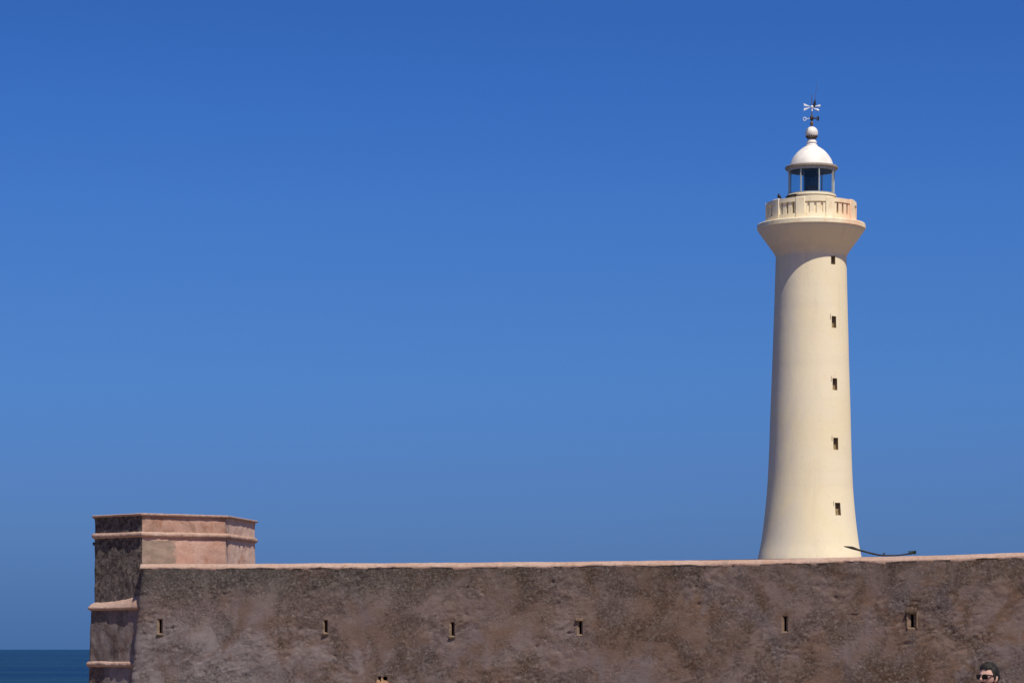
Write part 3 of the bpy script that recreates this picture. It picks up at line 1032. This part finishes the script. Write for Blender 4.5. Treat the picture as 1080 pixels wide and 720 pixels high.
# hair: cap over the skull, higher at the forehead, down to the nape
hb = MB()
vs, fs, keep = [], [], []
nu, nv = 72, 46
for j in range(nv + 1):
    th = math.pi * .80 * j / nv
    for i in range(nu):
        ph = 2 * math.pi * i / nu
        d = Vector((math.sin(th) * math.sin(ph), -math.sin(th) * math.cos(ph), math.cos(th)))
        lump = .0055 * noise.fractal(Vector((d.x * 20, d.y * 9, d.z * 20)), .8, 2., 3) + .006 * noise.noise(d * 4 + Vector((3, 1, 0)))
        thick = .010 + lump + .004 * max(0, d.z) - .004 * max(0, -d.y)
        fr_ = -d.y
        line = .062 + .004 * math.sin(ph * 9) if fr_ > .35 else (.062 + (-.035 - .062) * min(1, (.35 - fr_) / .25) if fr_ > .10 else (-.035 if fr_ > -.25 else -.035 - .05 * min(1, (-.25 - fr_) / .4)))
        x, y, z = d.x * (.075 + thick * .8), d.y * (.093 + thick), d.z * (.112 + thick * .9)
        if z < -.01:
            t = min(1, (-.01 - z) / .10); x *= 1 - .38 * t * t
            y = y * (1 - .10 * t) if y < 0 else y * (1 - .40 * t)
        near = min(1, max(0, (z - line) / .018))
        sc_ = .94 + .06 * near
        vs.append((hc.x + x * sc_, hc.y + y * sc_, hc.z + z))
        keep.append(z > line)
for j in range(nv):
    for i in range(nu):
        i2 = (i + 1) % nu
        q = (j * nu + i, j * nu + i2, (j + 1) * nu + i2, (j + 1) * nu + i)
        if sum(keep[k] for k in q) >= 2: fs.append(q)
hb.add(vs, fs)
hb.build('hair', HAIR, PE, smooth=60)
# stubble over jaw and lip
sb_ = MB()
vs, fs, keep = [], [], []
for j in range(31):
    z = -.040 - .075 * j / 30
    for i in range(41):
        ph = R(-95 + 190 * i / 40)
        cz = max(-1, min(1, z / .112)); sth = math.sqrt(max(.02, 1 - cz * cz))
        x = math.sin(ph) * .075 * sth; y = -math.cos(ph) * .093 * sth
        t = min(1, (-.01 - z) / .10)
        x *= 1 - .38 * t * t; y = y * (1 - .12 * t) * .955 if y < 0 else y * (1 - .55 * t)
        def g_(cx_, cz_, sx, sz, h): return h * math.exp(-((x - cx_) / sx) ** 2 - ((z - cz_) / sz) ** 2)
        y -= g_(0, -.030, .013, .022, .024) + g_(0, -.062, .024, .006, .006) + g_(0, -.098, .022, .014, .010)
        e = 1.035
        vs.append((hc.x + x * e, hc.y + y * e - .002, hc.z + z))
        mouth = abs(x) < .024 and -.079 < z < -.058
        up = -.048 if abs(x) > .030 or abs(x) < .026 else -.05
        line = -.046 if abs(math.degrees(ph)) < 28 else -.062 + .034 * max(0, (abs(math.degrees(ph)) - 55) / 40)
        keep.append(z < line and not mouth)
for j in range(30):
    for i in range(40):
        q = (j * 41 + i, j * 41 + i + 1, (j + 1) * 41 + i + 1, (j + 1) * 41 + i)
        if all(keep[k] for k in q): fs.append(q)
sb_.add(vs, fs)
sb_.build('beard', BEARD, PE, smooth=60)
# sunglasses
gl = MB()
gz = hc.z + .000
gy = hc.y - .098
gl.tube([(-.012, gy - .002, gz + .008), (0, gy - .006, gz + .010), (.012, gy - .002, gz + .008)], .0030, 8)
for sgn in (1, -1):
    gl.tube([(sgn * .062, gy + .018, gz + .012), (sgn * .072, gy + .045, gz + .010), (sgn * .078, hc.y + .010, gz + .004), (sgn * .076, hc.y + .030, gz - .012)], [.005, .005, .0045, .004], 8)
glo = gl.build('sunglasses', BLACK, PE, smooth=60)
for sgn in (1, -1):
    lens = MB()
    ro = []
    for k in range(24):
        t = 2 * math.pi * k / 24
        cx_, cz_ = math.cos(t), math.sin(t)
        sx = abs(cx_) ** .7 * (1 if cx_ > 0 else -1) * .027; sz = abs(cz_) ** .7 * (1 if cz_ > 0 else -1) * .021
        xx = sgn * .037 + sx
        ro.append(Vector((xx, gy + 3.2 * xx * xx + (.002 if sz < 0 else 0), gz + sz - .003)))
    lens.add(ro + [p + Vector((0, .005, 0)) for p in ro], [tuple(range(24)), tuple(range(24, 48))[::-1]] + [(k, (k + 1) % 24, 24 + (k + 1) % 24, 24 + k) for k in range(24)])
    lens.build('lens', BLACK, glo)

# clothes
nodes, edges = {}, []
nd('w0', (0, 0, .88), (.172, .128)); nd('w1', (0, 0, 1.03), (.156, .112), 'w0'); nd('ch', (0, .01, 1.20), (.176, .124), 'w1'); nd('up', (0, .01, 1.335), (.142, .096), 'ch'); nd('nk', (0, .01, 1.395), (.075, .070), 'up')
for sgn, q in ((1, 'a'), (-1, 'b')):
    nd('s' + q, (sgn * .168, .01, 1.348), .074, 'up'); nd('e' + q, (sgn * .205, .022, 1.17), .062, 's' + q)
me = skin(nodes, edges, 'ch'); me.materials.clear(); me.materials.append(SHIRT); link('shirt', me, PE, smooth=180)
nodes, edges = {}, []
nd('p', (0, 0, .925), (.160, .118))
for sgn, q in ((1, 'a'), (-1, 'b')):
    nd('h' + q, (sgn * .086, 0, .80), .106, 'p'); nd('k' + q, (sgn * .095, -.012, .47), .074, 'h' + q); nd('c' + q, (sgn * .098, .018, .30), .068, 'k' + q); nd('a' + q, (sgn * .10, .028, .10), .060, 'c' + q)
me = skin(nodes, edges, 'p'); me.materials.clear(); me.materials.append(JEANS); link('trousers', me, PE, smooth=180)
for sgn in (1, -1):
    nodes, edges = {}, []
    nd('a', (sgn * .10, .035, .065), .05); nd('b', (sgn * .105, -.05, .052), .05, 'a'); nd('c', (sgn * .116, -.155, .040), .038, 'b')
    me = skin(nodes, edges, 'a'); me.materials.clear(); me.materials.append(SHOE); link('shoe', me, PE, smooth=180)

# ------------------------------------------------------------------ light, sky, camera
AZ, EL = R(30), R(59)
sd = Vector((math.sin(AZ) * math.cos(EL), -math.cos(AZ) * math.cos(EL), math.sin(EL)))
L = bpy.data.lights.new('sun', 'SUN'); L.energy = 4.9; L.angle = R(.5); L.color = (1, .94, .82)
lo = bpy.data.objects.new('sun', L); col.objects.link(lo); lo.rotation_euler = sd.to_track_quat('Z', 'Y').to_euler(); lo.location = (0, 0, 60)

world = bpy.data.worlds.new('World'); scene.world = world; world.use_nodes = True
wt = world.node_tree; wt.nodes.clear()
wo = wt.nodes.new('ShaderNodeOutputWorld'); bg = wt.nodes.new('ShaderNodeBackground')
sky = wt.nodes.new('ShaderNodeTexSky'); sky.sky_type = 'NISHITA'; sky.sun_disc = False
sky.sun_elevation = EL; sky.sun_rotation = math.atan2(sd.x, sd.y)
sky.altitude = 0; sky.air_density = 1.0; sky.dust_density = .3; sky.ozone_density = 3.0
bg.inputs['Strength'].default_value = .10
# a dry, deep blue sea-coast sky: tint by elevation (sine of the height above the horizon)
TINT = [(.0007, (.0998, .2453, .7455)), (.0095, (.1034, .2417, .7263)), (.0210, (.1169, .2516, .7085)), (.0388, (.1515, .2874, .7110)),
        (.0637, (.1764, .3282, .7509)), (.0911, (.1949, .3804, .8130)), (.1253, (.1985, .4010, .8330)), (.1553, (.1950, .4180, .8780)),
        (.1793, (.1790, .4060, .8780)), (.2010, (.1700, .3930, .8650)), (.2189, (.1660, .3800, .8450)), (.90, (.34, .45, .72))]
tcn = wt.nodes.new('ShaderNodeTexCoord'); sx_ = wt.nodes.new('ShaderNodeSeparateXYZ'); wt.links.new(tcn.outputs['Generated'], sx_.inputs[0])
cr = wt.nodes.new('ShaderNodeValToRGB'); wt.links.new(sx_.outputs[2], cr.inputs[0])
while len(cr.color_ramp.elements) < len(TINT): cr.color_ramp.elements.new(.5)
for e_, (p_, c_) in zip(cr.color_ramp.elements, TINT): e_.position = p_
for e_, (p_, c_) in zip(cr.color_ramp.elements, TINT): e_.color = (*c_, 1)
mu = wt.nodes.new('ShaderNodeMix'); mu.data_type = 'RGBA'; mu.blend_type = 'MULTIPLY'; mu.inputs['Factor'].default_value = 1
wt.links.new(sky.outputs[0], mu.inputs[6]); wt.links.new(cr.outputs[0], mu.inputs[7])
wt.links.new(mu.outputs[2], bg.inputs[0])
wt.links.new(bg.outputs[0], wo.inputs[0])

cam = bpy.data.cameras.new('camera'); co = bpy.data.objects.new('camera', cam); col.objects.link(co)
co.location = (0, 0, EYE); co.rotation_euler = (R(90), 0, 0)
cam.sensor_width = 36; cam.lens = 36 * F / 1080
cam.shift_y = (HZ - 360) / 1080
cam.clip_start = .1; cam.clip_end = 150000
scene.camera = co
vs_ = scene.view_settings
vs_.view_transform = 'Standard'; vs_.look = 'None'; vs_.exposure = 0; vs_.gamma = 1; vs_.use_curve_mapping = False
